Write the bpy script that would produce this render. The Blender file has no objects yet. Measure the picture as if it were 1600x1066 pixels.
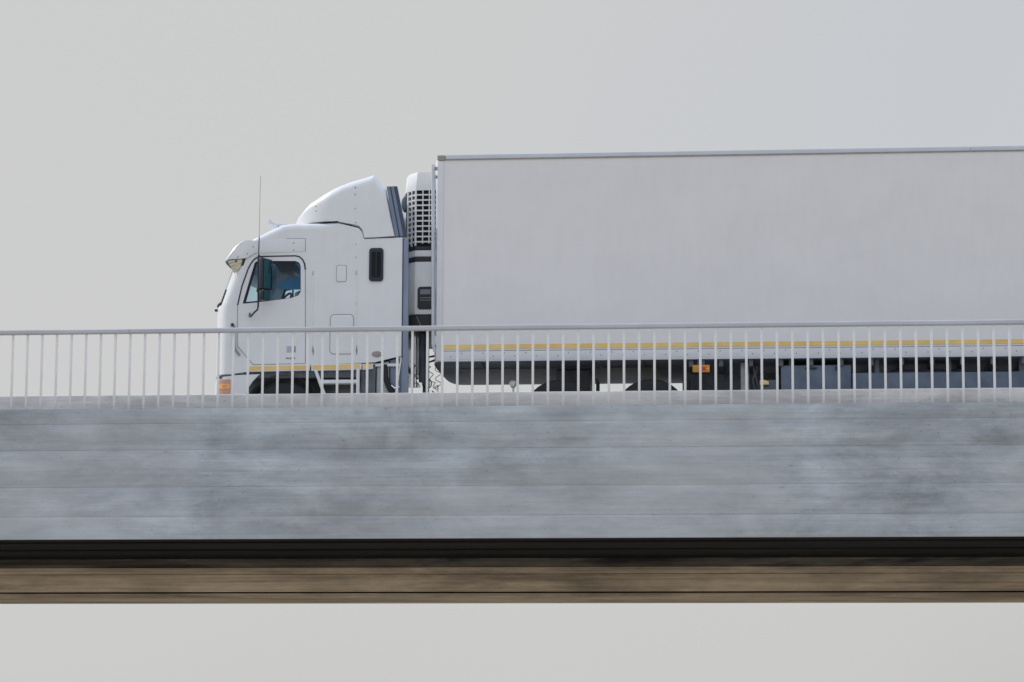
import bpy, bmesh, math, random
from mathutils import Vector, Matrix
from mathutils.geometry import tessellate_polygon
random.seed(7)
SC = bpy.context.scene
COL = SC.collection
PI = math.pi

# ------------------------------------------------------------------ camera
cam_d = bpy.data.cameras.new('camera'); cam = bpy.data.objects.new('camera', cam_d); COL.objects.link(cam)
YAW, PITCH, ROLL = 0.098, math.atan(667/4480.0), 0.0044
fw = Vector((-math.sin(YAW)*math.cos(PITCH), math.cos(YAW)*math.cos(PITCH), math.sin(PITCH)))
rt = Vector((math.cos(YAW), math.sin(YAW), 0)); up = rt.cross(fw)
r2 = rt*math.cos(ROLL) + up*math.sin(ROLL); u2 = up*math.cos(ROLL) - rt*math.sin(ROLL)
m = Matrix((r2, u2, -fw)).transposed().to_4x4(); m.translation = Vector((0, 0, 1.7))
cam.matrix_world = m
cam_d.sensor_width = 36; cam_d.lens = 36*4480/1600.0; cam_d.clip_start = 0.5; cam_d.clip_end = 6000
SC.camera = cam

# ------------------------------------------------------------------ sky, sun, exposure
SUN = Vector((-0.72, 0.26, 0.64)).normalized()          # towards the sun: ahead of the truck, a little beyond it
w = bpy.data.worlds.new('World'); SC.world = w; w.use_nodes = True
nt = w.node_tree; nt.nodes.clear()
out = nt.nodes.new('ShaderNodeOutputWorld')
sky = nt.nodes.new('ShaderNodeTexSky'); sky.sky_type = 'NISHITA'; sky.sun_disc = False
sky.sun_elevation = math.asin(SUN.z); sky.sun_rotation = math.atan2(SUN.x, SUN.y)
sky.dust_density = 3.0; sky.air_density = 1.0
b1 = nt.nodes.new('ShaderNodeBackground'); b1.inputs['Strength'].default_value = 0.15
b2 = nt.nodes.new('ShaderNodeBackground'); b2.inputs['Color'].default_value = (1.0, 0.995, 0.985, 1); b2.inputs['Strength'].default_value = 0.60
mx = nt.nodes.new('ShaderNodeMixShader')
# thin bright cloud over the blue, palest along the horizon and brighter overhead as such skies are
tc = nt.nodes.new('ShaderNodeTexCoord'); sx = nt.nodes.new('ShaderNodeSeparateXYZ'); mr = nt.nodes.new('ShaderNodeMapRange'); mr.interpolation_type = 'SMOOTHSTEP'
nt.links.new(tc.outputs['Generated'], sx.inputs[0]); nt.links.new(sx.outputs['Z'], mr.inputs['Value'])
mr.inputs['From Min'].default_value = 0.24; mr.inputs['From Max'].default_value = 0.95; mr.inputs['To Min'].default_value = 0.0; mr.inputs['To Max'].default_value = 1.0
vc = nt.nodes.new('ShaderNodeMix'); vc.data_type = 'RGBA'; vc.inputs[6].default_value = (1.01, 1.01, 1.005, 1); vc.inputs[7].default_value = (1.42, 1.66, 2.10, 1)
nt.links.new(mr.outputs[0], vc.inputs[0]); nt.links.new(vc.outputs[2], b2.inputs['Color']); 
sn = nt.nodes.new('ShaderNodeTexNoise'); sn.inputs['Scale'].default_value = 2.6; sn.inputs['Detail'].default_value = 2.0   # the cloud is uneven: blue shows where it thins
sm = nt.nodes.new('ShaderNodeMapping'); sm.inputs['Location'].default_value = (-0.17, 0.0, -0.10)
nt.links.new(tc.outputs['Generated'], sm.inputs[0]); nt.links.new(sm.outputs[0], sn.inputs['Vector'])
sr = nt.nodes.new('ShaderNodeMapRange'); sr.inputs['From Min'].default_value = 0.35; sr.inputs['From Max'].default_value = 0.6; sr.inputs['To Min'].default_value = 0.78; sr.inputs['To Max'].default_value = 0.97
nt.links.new(sn.outputs['Fac'], sr.inputs['Value']); nt.links.new(sr.outputs[0], mx.inputs[0])
nt.links.new(sky.outputs[0], b1.inputs['Color']); nt.links.new(b1.outputs[0], mx.inputs[1]); nt.links.new(b2.outputs[0], mx.inputs[2])
nt.links.new(mx.outputs[0], out.inputs['Surface'])
sl = bpy.data.lights.new('sun', 'SUN'); sl.energy = 2.4; sl.angle = math.radians(0.6); sl.color = (1.0, 0.955, 0.89)
so = bpy.data.objects.new('sun', sl); COL.objects.link(so); so.rotation_euler = SUN.to_track_quat('Z', 'Y').to_euler(); so.location = (-40, 60, 60)
SC.view_settings.view_transform = 'Standard'; SC.view_settings.look = 'None'
SC.view_settings.exposure = 0.0; SC.view_settings.gamma = 1.0; SC.view_settings.use_curve_mapping = False

# ------------------------------------------------------------------ materials
def new_mat(name):
    mt = bpy.data.materials.new(name); mt.use_nodes = True
    return mt, mt.node_tree, mt.node_tree.nodes['Principled BSDF']
def ramp(nt_, src, stops):
    r = nt_.nodes.new('ShaderNodeValToRGB'); e = r.color_ramp.elements
    while len(e) < len(stops): e.new(0.5)
    for i, (p, c) in enumerate(stops): e[i].position = p; e[i].color = (*c, 1) if len(c) == 3 else c
    nt_.links.new(src, r.inputs[0]); return r.outputs[0]
def noise(nt_, scale, detail=4, rough=.55, stretch=(1, 1, 1), coord='Object', dist=0.0):
    tc = nt_.nodes.new('ShaderNodeTexCoord'); mp = nt_.nodes.new('ShaderNodeMapping'); n = nt_.nodes.new('ShaderNodeTexNoise')
    mp.inputs['Scale'].default_value = stretch
    nt_.links.new(tc.outputs[coord], mp.inputs[0]); nt_.links.new(mp.outputs[0], n.inputs['Vector'])
    n.inputs['Scale'].default_value = scale; n.inputs['Detail'].default_value = detail; n.inputs['Roughness'].default_value = rough
    n.inputs['Distortion'].default_value = dist
    return n.outputs['Fac']
def mixc(nt_, mode, fac, a, b):
    x = nt_.nodes.new('ShaderNodeMix'); x.data_type = 'RGBA'; x.blend_type = mode
    for sock, v in ((0, fac), (6, a), (7, b)):
        if hasattr(v, 'is_linked') or hasattr(v, 'node'): nt_.links.new(v, x.inputs[sock])
        elif sock == 0: x.inputs[0].default_value = v
        else: x.inputs[sock].default_value = (*v, 1)
    return x.outputs[2]
def bump(nt_, bs, h, strength, dist=0.01):
    b = nt_.nodes.new('ShaderNodeBump'); b.inputs['Strength'].default_value = strength; b.inputs['Distance'].default_value = dist
    nt_.links.new(h, b.inputs['Height']); nt_.links.new(b.outputs[0], bs.inputs['Normal'])
def simple(name, col, rough=.5, metal=0.0, var=.06, scale=3.0, coat=0.0, bumpy=0.0, stretch=(1, 1, 1)):
    mt, t, b = new_mat(name)
    n = noise(t, scale, 5, .6, stretch)
    lo = tuple(c*(1-var) for c in col); hi = tuple(min(1, c*(1+var)) for c in col)
    t.links.new(ramp(t, n, [(.3, lo), (.7, hi)]), b.inputs['Base Color'])
    rr = t.nodes.new('ShaderNodeMapRange'); rr.inputs['To Min'].default_value = max(.02, rough*.85); rr.inputs['To Max'].default_value = min(1, rough*1.15)
    t.links.new(n, rr.inputs['Value']); t.links.new(rr.outputs[0], b.inputs['Roughness'])
    b.inputs['Metallic'].default_value = metal; b.inputs['Coat Weight'].default_value = coat
    if bumpy: bump(t, b, noise(t, scale*12, 4, .6, stretch), bumpy, .004)
    return mt
M = {}
def painted(name, col, rough, dirt, wave):
    """gloss paint or gel coat: faint road film in soft patches, slight waviness of the panel"""
    mt, t, b = new_mat(name)
    a = noise(t, .9, 6, .6, (1, 1, 1.6)); c = noise(t, 9, 4, .6, (1, 1, .25))
    c1 = ramp(t, a, [(.32, tuple(x*(1-dirt) for x in col)), (.7, col)])
    c2 = mixc(t, 'MULTIPLY', .5, c1, ramp(t, c, [(.3, (1-dirt, 1-dirt, 1-dirt*1.15)), (.62, (1, 1, 1))]))
    t.links.new(c2, b.inputs['Base Color'])
    b.inputs['Roughness'].default_value = rough; b.inputs['Coat Weight'].default_value = .25; b.inputs['Coat Roughness'].default_value = .12
    bump(t, b, noise(t, 1.4, 2, .4), wave, .02)
    return mt
M['paint'] = painted('white_cab_paint', (.80, .815, .845), .32, .06, .08)
M['panel'] = painted('white_trailer_panel', (.815, .812, .828), .42, .05, .10)
M['white_plastic'] = simple('white_plastic', (.78, .79, .81), .45, var=.04)
M['alu'] = simple('aluminium', (.60, .64, .72), .42, .2, .07, 4, stretch=(.4, 1, 1))
M['bottom_rail'] = simple('painted_rail', (.70, .71, .75), .42, .15, .05, 4, stretch=(.4, 1, 1))
M['galv'] = simple('pale_steel_paint', (.82, .83, .84), .55, 0, .06, 14)
M['handrail'] = simple('handrail_steel', (.54, .55, .60), .50, .25, .10, 5, stretch=(.2, 1, 1))
M['chrome'] = simple('chrome', (.82, .82, .84), .14, 1.0, .02)
M['black'] = simple('black_plastic', (.012, .014, .020), .42, var=.2)
M['navy'] = simple('dark_mirror_housing', (.014, .020, .040), .38, var=.1)
M['rubber'] = simple('rubber', (.016, .017, .019), .75, var=.25, scale=12, bumpy=.2)
M['seal'] = simple('door_seal', (.012, .015, .030), .7)
M['seam'] = simple('panel_gap', (.24, .245, .26), .8)
M['chassis'] = simple('chassis_steel', (.11, .125, .15), .55, .1, .35, 5, bumpy=.15)
M['under'] = simple('trailer_underside', (.20, .225, .265), .7, 0, .3, 2.2, bumpy=.1)
M['bluebox'] = simple('blue_grey_box_paint', (.115, .15, .21), .5, .1, .25, 3.5)
M['gapgrey'] = simple('side_extender_grey', (.22, .27, .36), .5, 0, .16, 2.5, stretch=(3, 3, .6))
M['finblue'] = simple('fin_blue_grey', (.17, .22, .31), .42, .15, .10)
M['findark'] = simple('fin_dark', (.05, .075, .13), .5)
M['metalgrey'] = simple('worn_tank_metal', (.38, .40, .42), .42, .45, .3, 5, bumpy=.1)
M['interior'] = simple('blue_cab_trim', (.17, .58, .92), .85, 0, .2, 5)
M['darktrim'] = simple('dark_cab_trim', (.02, .035, .05), .7)
M['curtain'] = simple('blue_bunk_curtain', (.14, .52, .86), .9, 0, .25, 8, stretch=(1, 3, .2))
M['yellow'] = simple('yellow_reflective_tape', (.86, .60, .20), .45, 0, .10, 6, stretch=(.5, 1, 1))
M['orange'] = simple('orange_lens', (.95, .45, .17), .28, var=.05)
M['orange_plate'] = simple('orange_marker', (.62, .27, .03), .4)
M['lens_brown'] = simple('smoked_orange_lens', (.60, .33, .25), .3)
M['red'] = simple('red_lens', (.55, .05, .03), .3)
M['badge'] = simple('grey_brown_badge', (.33, .30, .29), .4, .2)
M['sticker'] = simple('pale_blue_sticker', (.45, .47, .56), .5)
M['ink'] = simple('grey_print', (.22, .23, .28), .6)
M['stain_ivory'] = simple('visor_ribbed_plastic', (.62, .57, .42), .5, 0, .08, 9)
M['hose'] = simple('hose_dark', (.07, .078, .09), .5)
M['pale_print'] = simple('pale_panel_print', (.30, .33, .36), .6)
M['void'] = simple('condenser_core', (.006, .006, .008), .9)

def glass(name, tint, refl=.6):
    mt = bpy.data.materials.new(name); mt.use_nodes = True; t = mt.node_tree; t.nodes.clear()
    o = t.nodes.new('ShaderNodeOutputMaterial'); tr = t.nodes.new('ShaderNodeBsdfTransparent'); g = t.nodes.new('ShaderNodeBsdfGlossy')
    lw = t.nodes.new('ShaderNodeLayerWeight'); lw.inputs[0].default_value = .5; mxs = t.nodes.new('ShaderNodeMixShader')
    pw = t.nodes.new('ShaderNodeMath'); pw.operation = 'POWER'; pw.inputs[1].default_value = 5.0
    fr = t.nodes.new('ShaderNodeMath'); fr.operation = 'MULTIPLY_ADD'; fr.inputs[1].default_value = .93; fr.inputs[2].default_value = .045   # same from both sides of the pane
    t.links.new(lw.outputs['Facing'], pw.inputs[0]); t.links.new(pw.outputs[0], fr.inputs[0])
    tr.inputs[0].default_value = (*tint, 1); g.inputs['Roughness'].default_value = .02; g.inputs['Color'].default_value = (refl, refl, refl, 1)
    t.links.new(fr.outputs[0], mxs.inputs[0]); t.links.new(tr.outputs[0], mxs.inputs[1]); t.links.new(g.outputs[0], mxs.inputs[2])
    t.links.new(mxs.outputs[0], o.inputs[0]); return mt
M['glass'] = glass('tinted_side_glass', (.88, .96, 1.0), .35)
M['windscreen'] = glass('windscreen_glass', (.78, .90, .93), .95)
M['mirror_glass'] = simple('mirror_glass', (.03, .10, .12), .08, 1.0, .02)

def concrete(name, base, warm, stain, amt, streaky=False):
    """board-marked concrete: long grain along the boards, cloudy mottling, fine pits"""
    mt, t, b = new_mat(name)
    oi = t.nodes.new('ShaderNodeObjectInfo')
    grain = noise(t, 5, 6, .65, (.10, 1, 5.5), 'Object')
    streak = noise(t, 2.2, 5, .6, (.16, 1, 2.6), 'Object', .4)
    cloud = noise(t, 1.25, 6, .66, (.50, 1, 1.15), 'Object', .35)
    pits = noise(t, 70, 3, .6); speck = noise(t, 26, 3, .7, (.7, 1, 1))
    c = ramp(t, cloud, [(.32, tuple(x*.66 for x in base)), (.46, tuple(x*.92 for x in base)), (.66, tuple(min(1, x*1.24) for x in base))])
    c = mixc(t, 'MULTIPLY', .75, c, ramp(t, streak, [(.30, (.76, .77, .78)), (.55, (1, 1, 1)), (.8, (1.1, 1.09, 1.08))]))
    c = mixc(t, 'MULTIPLY', .55, c, ramp(t, grain, [(.28, (.74, .74, .75)), (.6, (1.04, 1.04, 1.04))]))
    c = mixc(t, 'MULTIPLY', .8, c, ramp(t, speck, [(.27, (.55, .55, .56)), (.36, (1, 1, 1))]))
    c = mixc(t, 'MULTIPLY', .8, c, ramp(t, noise(t, 4.2, 5, .65, (.35, 1, 1.2), 'Object', .3), [(.30, (.80, .80, .81)), (.5, (1, 1, 1)), (.72, (1.10, 1.10, 1.10))]))
    c = mixc(t, 'MIX', ramp(t, noise(t, .35, 4, .6, (.5, 1, .9), 'Object', .8), [(.42, (0, 0, 0)), (.72, (.55, .55, .55))]), c, warm)
    if streaky:          # long runs of lighter and darker grain, as on weathered boards
        c = mixc(t, 'MULTIPLY', .9, c, ramp(t, noise(t, 3.0, 6, .7, (.07, 1, 9.0), 'Object', .5), [(.30, (.55, .52, .49)), (.48, (.95, .94, .93)), (.70, (1.18, 1.17, 1.16))]))
    if amt:
        s = ramp(t, noise(t, 1.1, 6, .68, (.22, 1, 2.2), 'Object', .7), [(.44, (0, 0, 0)), (.60, (amt, amt, amt))])
        c = mixc(t, 'MIX', s, c, stain)
    v = t.nodes.new('ShaderNodeMapRange'); v.inputs['To Min'].default_value = .93; v.inputs['To Max'].default_value = 1.05
    t.links.new(oi.outputs['Random'], v.inputs['Value'])
    hv = t.nodes.new('ShaderNodeHueSaturation'); t.links.new(v.outputs[0], hv.inputs['Value']); t.links.new(c, hv.inputs['Color'])
    t.links.new(hv.outputs[0], b.inputs['Base Color']); b.inputs['Roughness'].default_value = .88
    ad = t.nodes.new('ShaderNodeMath'); ad.operation = 'ADD'; t.links.new(grain, ad.inputs[0]); t.links.new(pits, ad.inputs[1])
    bump(t, b, ad.outputs[0], .35, .012)
    return mt
M['fascia'] = concrete('board_marked_concrete', (.475, .522, .572), (.53, .555, .58), (.2, .2, .2), 0)
M['kerbc'] = concrete('kerb_concrete', (.80, .79, .785), (.78, .755, .735), (.2, .2, .2), 0)
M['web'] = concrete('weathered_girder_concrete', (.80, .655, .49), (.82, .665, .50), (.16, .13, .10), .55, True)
M['webdark'] = concrete('stained_shaded_concrete', (.20, .175, .15), (.17, .15, .125), (.022, .023, .025), .95, True)  # overhang shade put into the colour, together with dark streaky stains
M['soffit'] = concrete('shade_toned_soffit_concrete', (.022, .023, .026), (.028, .024, .02), (.01, .01, .01), .6)  # shade under the deck is put into this near-black base colour
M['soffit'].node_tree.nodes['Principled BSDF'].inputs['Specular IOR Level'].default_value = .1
M['asphalt'] = simple('concrete_deck_surface', (.27, .27, .265), .9, 0, .2, 6, bumpy=.5)
M['roadline'] = simple('road_paint', (.70, .69, .64), .7, 0, .12, 4)
M['lit_dry'] = None
mt, t, b = new_mat('dry_grassland')
g1 = noise(t, .05, 6, .6); g2 = noise(t, 2.5, 6, .65)
c = ramp(t, g1, [(.3, (.37, .325, .25)), (.55, (.49, .435, .355)), (.75, (.56, .51, .43))])
c = mixc(t, 'MULTIPLY', .7, c, ramp(t, g2, [(.3, (.6, .6, .55)), (.6, (1, 1, 1))]))
t.links.new(c, b.inputs['Base Color']); b.inputs['Roughness'].default_value = .95; bump(t, b, g2, .6, .08)
M['ground'] = mt

# ------------------------------------------------------------------ mesh helpers
OFF = {}
class MB:
    def __init__(s): s.v = []; s.f = []
    def box(s, x0, x1, y0, y1, z0, z1):
        n = len(s.v)
        s.v += [(x0, y0, z0), (x1, y0, z0), (x1, y1, z0), (x0, y1, z0), (x0, y0, z1), (x1, y0, z1), (x1, y1, z1), (x0, y1, z1)]
        s.f += [[n+i for i in q] for q in ((0, 3, 2, 1), (4, 5, 6, 7), (0, 1, 5, 4), (1, 2, 6, 5), (2, 3, 7, 6), (3, 0, 4, 7))]
        return s
    def prism(s, poly, y0, y1, holes=()):
        """polygon in x,z with holes, given thickness from y0 to y1"""
        loops = [poly] + list(holes); flat = [p for l in loops for p in l]
        tris = tessellate_polygon([[Vector((p[0], p[1], 0)) for p in l] for l in loops])
        n = len(s.v); k = len(flat)
        s.v += [(p[0], y0, p[1]) for p in flat] + [(p[0], y1, p[1]) for p in flat]
        for a, b_, c_ in tris: s.f.append([n+a, n+b_, n+c_]); s.f.append([n+k+c_, n+k+b_, n+k+a])
        st = 0
        for l in loops:
            q = len(l)
            for i in range(q):
                a, b_ = st+i, st+(i+1) % q
                s.f.append([n+a, n+b_, n+k+b_, n+k+a])
            st += q
        return s
    def tube(s, pts, r, n=8, closed=False):
        P = [Vector(p) for p in pts]; m_ = len(P); base = len(s.v); prev = None
        for i, p in enumerate(P):
            if closed: d = P[(i+1) % m_]-P[i-1]
            else: d = P[min(i+1, m_-1)]-P[max(i-1, 0)]
            d.normalize()
            if prev is None:
                a = Vector((0, 0, 1)) if abs(d.z) < .9 else Vector((1, 0, 0)); e = d.cross(a).normalized()
            else:
                e = (prev-d*prev.dot(d)).normalized()
            prev = e; g = d.cross(e)
            rr = r[i] if isinstance(r, (list, tuple)) else r
            for k in range(n):
                an = 2*PI*k/n; q = p+(e*math.cos(an)+g*math.sin(an))*rr; s.v.append(tuple(q))
        for i in range(m_ if closed else m_-1):
            a, b_ = base+i*n, base+((i+1) % m_)*n
            for k in range(n): s.f.append([a+k, a+(k+1) % n, b_+(k+1) % n, b_+k])
        if not closed:
            s.f.append([base+k for k in range(n)][::-1]); s.f.append([base+(m_-1)*n+k for k in range(n)])
        return s
    def grid(s, rows, cl=False):
        n = len(s.v); k = len(rows[0])
        for r in rows: s.v += [tuple(p) for p in r]
        for i in range(len(rows)-1):
            for j in range(k if cl else k-1):
                s.f.append([n+i*k+j, n+i*k+(j+1) % k, n+(i+1)*k+(j+1) % k, n+(i+1)*k+j])
        return s
    def lathe_y(s, prof, cx, cz, n=36, cl=True):
        """profile (radius, y) turned round an axle along y"""
        rows = [[(cx+r*math.cos(2*PI*k/n), y, cz+r*math.sin(2*PI*k/n)) for k in range(n)] for r, y in prof]
        if cl: rows.append(rows[0])
        return s.grid(rows, True)
    def build(s, name, mat, parent=None, smooth=35, bevel=0.0, fix=True):
        ox = OFF.get(parent.name if parent else None, (0, 0, 0))
        q = parent
        while q is not None:
            if q.name in OFF: ox = OFF[q.name]; break
            q = q.parent
        me = bpy.data.meshes.new(name)
        me.from_pydata([(a-ox[0], b_-ox[1], c_-ox[2]) for a, b_, c_ in s.v], [], s.f)
        bm = bmesh.new(); bm.from_mesh(me)
        bmesh.ops.remove_doubles(bm, verts=bm.verts, dist=1e-5)
        if fix: bmesh.ops.recalc_face_normals(bm, faces=bm.faces)
        if bevel:
            ed = [e for e in bm.edges if len(e.link_faces) == 2 and e.calc_face_angle(0) > .6]
            bmesh.ops.bevel(bm, geom=ed, offset=bevel, segments=2, profile=.6, affect='EDGES', clamp_overlap=True)
        bm.to_mesh(me); bm.free()
        if smooth:
            for p in me.polygons: p.use_smooth = True
            me.set_sharp_from_angle(angle=math.radians(smooth))
        me.materials.append(mat)
        o = bpy.data.objects.new(name, me); COL.objects.link(o); o.parent = parent
        return o
def tag(o, label=None, cat=None, group=None, kind=None):
    for k, v in (('label', label), ('category', cat), ('group', group), ('kind', kind)):
        if v: o[k] = v
    return o
def thing(name, loc, label, cat, origin=(0, 0, 0)):
    o = bpy.data.objects.new(name, None); COL.objects.link(o); o.location = loc; OFF[o.name] = origin
    return tag(o, label, cat)
def rrect(x0, x1, z0, z1, r, n=5):
    p = []
    for cx, cz, a0 in ((x1-r, z1-r, 0), (x0+r, z1-r, 90), (x0+r, z0+r, 180), (x1-r, z0+r, 270)):
        for i in range(n+1):
            a = math.radians(a0+90*i/n); p.append((cx+r*math.cos(a), cz+r*math.sin(a)))
    return p
def smoothpoly(pts, it=2, closed=True):
    for _ in range(it):
        q = []; n = len(pts)
        for i in range(n if closed else n-1):
            a, b_ = Vector(pts[i]), Vector(pts[(i+1) % n]); q += [tuple(a*.75+b_*.25), tuple(a*.25+b_*.75)]
        pts = q if closed else [pts[0]]+q+[pts[-1]]
    return pts
def interp(tab, x):
    if x <= tab[0][0]: return tab[0][1]
    for (a, p), (b_, q) in zip(tab, tab[1:]):
        if x <= b_: return p+(q-p)*(x-a)/(b_-a)
    return tab[-1][1]

# ================================================================== THE PLACE
ROAD = 6.1                                     # road level over the ground
# ground
g = MB(); S_ = 2500
g.grid([[(-S_+i*S_/10, -S_+j*S_/10, 0) for i in range(21)] for j in range(21)])
tag(g.build('ground', M['ground'], smooth=0), kind='structure')

# ---- bridge
BX0, BX1 = -30.0, 28.0
br = thing('concrete_bridge', (-3.5, 41.3, 0), 'long grey concrete bridge with a brown girder under its deck', 'bridge', (-3.5, 41.3, 0))
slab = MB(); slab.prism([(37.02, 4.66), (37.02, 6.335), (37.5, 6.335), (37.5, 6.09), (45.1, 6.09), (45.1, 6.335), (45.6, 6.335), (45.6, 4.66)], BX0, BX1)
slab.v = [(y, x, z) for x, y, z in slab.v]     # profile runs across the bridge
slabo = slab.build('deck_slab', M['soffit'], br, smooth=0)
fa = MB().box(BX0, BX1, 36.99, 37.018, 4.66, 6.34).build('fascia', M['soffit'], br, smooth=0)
edges = [6.372, 6.172, 5.822, 5.332, 4.944, 4.645]
for i in range(5):                              # concrete cast in five long boards, each a little proud of the next
    d = (0.0, .001, .0, .0012, .0006)[i]
    MB().box(BX0, BX1, 36.94-d, 36.985, edges[i+1]+.0010, edges[i]-.0010).build('board_course', M['fascia'], fa, smooth=40, bevel=.0012)
MB().box(BX0, BX1, 37.50, 37.78, 6.345, 6.63).build('kerb', M['kerbc'], br, smooth=40, bevel=.02)
MB().box(BX0, BX1, 44.82, 45.1, 6.10, 6.63).build('kerb', M['kerbc'], br, smooth=40, bevel=.02)
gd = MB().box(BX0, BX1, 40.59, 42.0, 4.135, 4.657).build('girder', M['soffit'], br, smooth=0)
we = [4.657, 4.52, 4.42, 4.168]
for i in range(3):
    d = (.0, .010, .004)[i]
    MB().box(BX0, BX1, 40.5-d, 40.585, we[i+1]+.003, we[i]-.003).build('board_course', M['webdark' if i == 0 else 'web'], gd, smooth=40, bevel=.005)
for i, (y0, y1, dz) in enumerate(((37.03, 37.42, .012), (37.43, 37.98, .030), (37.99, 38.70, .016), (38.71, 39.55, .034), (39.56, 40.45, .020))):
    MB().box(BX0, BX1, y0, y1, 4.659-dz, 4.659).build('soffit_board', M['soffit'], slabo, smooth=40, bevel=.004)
MB().box(BX0, BX1, 40.505, 42.1, 4.095, 4.150).build('bottom_flange', M['web'], br, smooth=40, bevel=.008)
for x in (-18.5, 11.5):
    MB().box(x-.6, x+.6, 40.62, 41.98, -0.4, 4.1).build('pier', M['web'], br, smooth=40, bevel=.08)
for x0, x1 in ((BX0-1.5, BX0+1.2), (BX1-1.2, BX1+1.5)):
    MB().box(x0, x1, 36.7, 45.9, -0.5, 4.09).build('abutment', M['fascia'], br, smooth=40, bevel=.05)

rd = MB(); rd.grid([[(BX0, 37.79, ROAD), (BX1, 37.79, ROAD)], [(BX0, 44.81, ROAD), (BX1, 44.81, ROAD)]])
road = tag(rd.build('road', M['asphalt'], smooth=0), kind='structure')
for y in (39.0, 43.9):
    l = MB(); l.grid([[(BX0, y, ROAD+.004), (BX1, y, ROAD+.004)], [(BX0, y+.12, ROAD+.004), (BX1, y+.12, ROAD+.004)]]); l.build('edge_line', M['roadline'], road, smooth=0)

# ---- railing
RY = 37.2
ra = thing('bridge_railing', (-3.5, RY, 6.34), 'pale steel railing of slim upright bars along the bridge edge', 'railing', (-3.5, RY, 6.34))
jx = -8.79
def rail_len(x0, x1):
    q = MB(); q.prism(rrect(RY-.042, RY+.042, 7.414, 7.478, .018, 4), x0, x1); q.v = [(y, x, z) for x, y, z in q.v]
    q.build('handrail', M['handrail'], ra, smooth=40)
rail_len(BX0, jx-.004); rail_len(jx+.004, BX1)
MB().box(jx-.05, jx+.05, RY-.03, RY+.03, 7.425, 7.467).build('rail_sleeve', M['galv'], ra)
bar = MB().box(-.016, .016, -.008, .008, 6.338, 7.42)
first = None
x = -2.78-0.2*130
while x < BX1-.1:
    if x > BX0+.1:
        if first is None:
            OFF['bridge_railing'] = (0, 0, 6.34); first = bar.build('baluster', M['galv'], ra, bevel=.003); o = first
            OFF['bridge_railing'] = (-3.5, RY, 6.34)
        else:
            o = first.copy(); COL.objects.link(o)
        o.location = (x+3.5, 0, 0)
    x += 0.2

# ================================================================== TRACTOR UNIT (x along the truck, y across, z over the road)
CY = 41.25
tr = thing('cabover_truck', (-6.6, CY, ROAD), 'white cab-over truck with a tall roof fairing driving over the bridge', 'truck', (1.4, 0, 0))
HW = 1.2
def xs(z): return 0.0 if z < 2.14 else .345*(z-2.14)
def fx(t, z, off=0.0): return xs(z)-off-.30*math.sqrt(max(0, 1-abs(t)**4))
ts = [math.sin(PI/2*i/14) for i in range(-14, 15)]
zs = [1.15, 1.3, 1.6, 1.9, 2.05, 2.14, 2.2, 2.4, 2.6, 2.8, 2.92, 3.0]
body = MB(); screen = MB()
def front_rows(zl, tl): return [[(fx(t_, z), t_*HW, z) for t_ in tl] for z in zl]
body.grid(front_rows([z for z in zs if z <= 2.2], ts)); body.grid(front_rows([2.92, 3.0], ts))
te = [t_ for t_ in ts if t_ >= .90]; zw = [z for z in zs if 2.2 <= z <= 2.92]
body.grid(front_rows(zw, te)); body.grid(front_rows(zw, [-t_ for t_ in te]))
tin = [t_ for t_ in ts if abs(t_) <= te[0]+1e-6]
screen.grid(front_rows(zw, tin))
# roof
rt_tab = [(.297, 3.0), (.39, 3.09), (.42, 3.128), (.49, 3.166), (.63, 3.258), (.77, 3.332), (.89, 3.346), (1.545, 3.346), (1.685, 3.30), (1.843, 3.26), (1.9, 3.2), (1.93, 3.10), (2.48, 3.11)]
rr_tab = [(.297, .004), (.42, .05), (.63, .10), (1.4, .10), (1.6, .02), (2.48, .015)]
rx = [.297, .34, .39, .42, .455, .49, .56, .63, .70, .77, .83, .89, 1.1, 1.3, 1.545, 1.685, 1.76, 1.843, 1.9, 1.93, 2.2, 2.48]
rows = []
for x in rx:
    zt, rr = interp(rt_tab, x), interp(rr_tab, x); fade = max(0, 1-(x-.297)/.7)**1.3; row = []
    half = [(1-rr/HW*(1-math.cos(a)), zt-rr*(1-math.sin(a))) for a in (0, PI/8, PI/4, 3*PI/8, PI/2)]
    inner = [(tt, zt) for tt in (.85, .72, .55, .35, .12)]
    side = half+inner
    full = [(-a, z) for a, z in side]+[(a, z) for a, z in side[::-1]]
    for tt, z in full: row.append((x-fade*.30*math.sqrt(max(0, 1-abs(tt)**4)), tt*HW, z))
    rows.append(row)
body.grid(rows)
# side walls with the window opening
top = [(x, interp(rt_tab, x)-interp(rr_tab, x)) for x in rx]
winp = [(.175, 2.17), (.341, 2.764), (.378, 2.790), (.471, 2.791), (.937, 2.784), (.993, 2.756), (1.012, 2.709), (1.018, 2.336), (.982, 2.281), (.88, 2.245), (.741, 2.228), (.37, 2.186)]
fr = [(xs(z), z) for z in zs]
outline = fr[:-1]+top+[(2.48, 1.396), (2.095, 1.305), (1.15, 1.275), (.27, 1.275), (.27, 1.186)]
body.box(2.45, 2.478, -HW+.03, HW-.03, 1.36, 3.08)
body.box(.02, 2.45, -HW+.03, HW-.03, 1.25, 1.29)
cab = body.build('cab_body', M['paint'], tr, smooth=32)
for sgn in (-1, 1): MB().prism(outline, sgn*HW, sgn*(HW-.03), [winp]).build('cab_side', M['paint'], tr, smooth=0)
screen.build('windscreen', M['windscreen'], tr)
sg = MB(); sg.tube([(fx(t_, 2.195)-.006, t_*(HW+.004), 2.195) for t_ in tin], .022, 6)
for s_ in (-1, 1): sg.tube([(fx(te[0], z)-.002, s_*(te[0]*HW+.001), z) for z in zw[:2]], .014, 6)
sg.build('windscreen_seal', M['seal'], tr)
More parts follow.
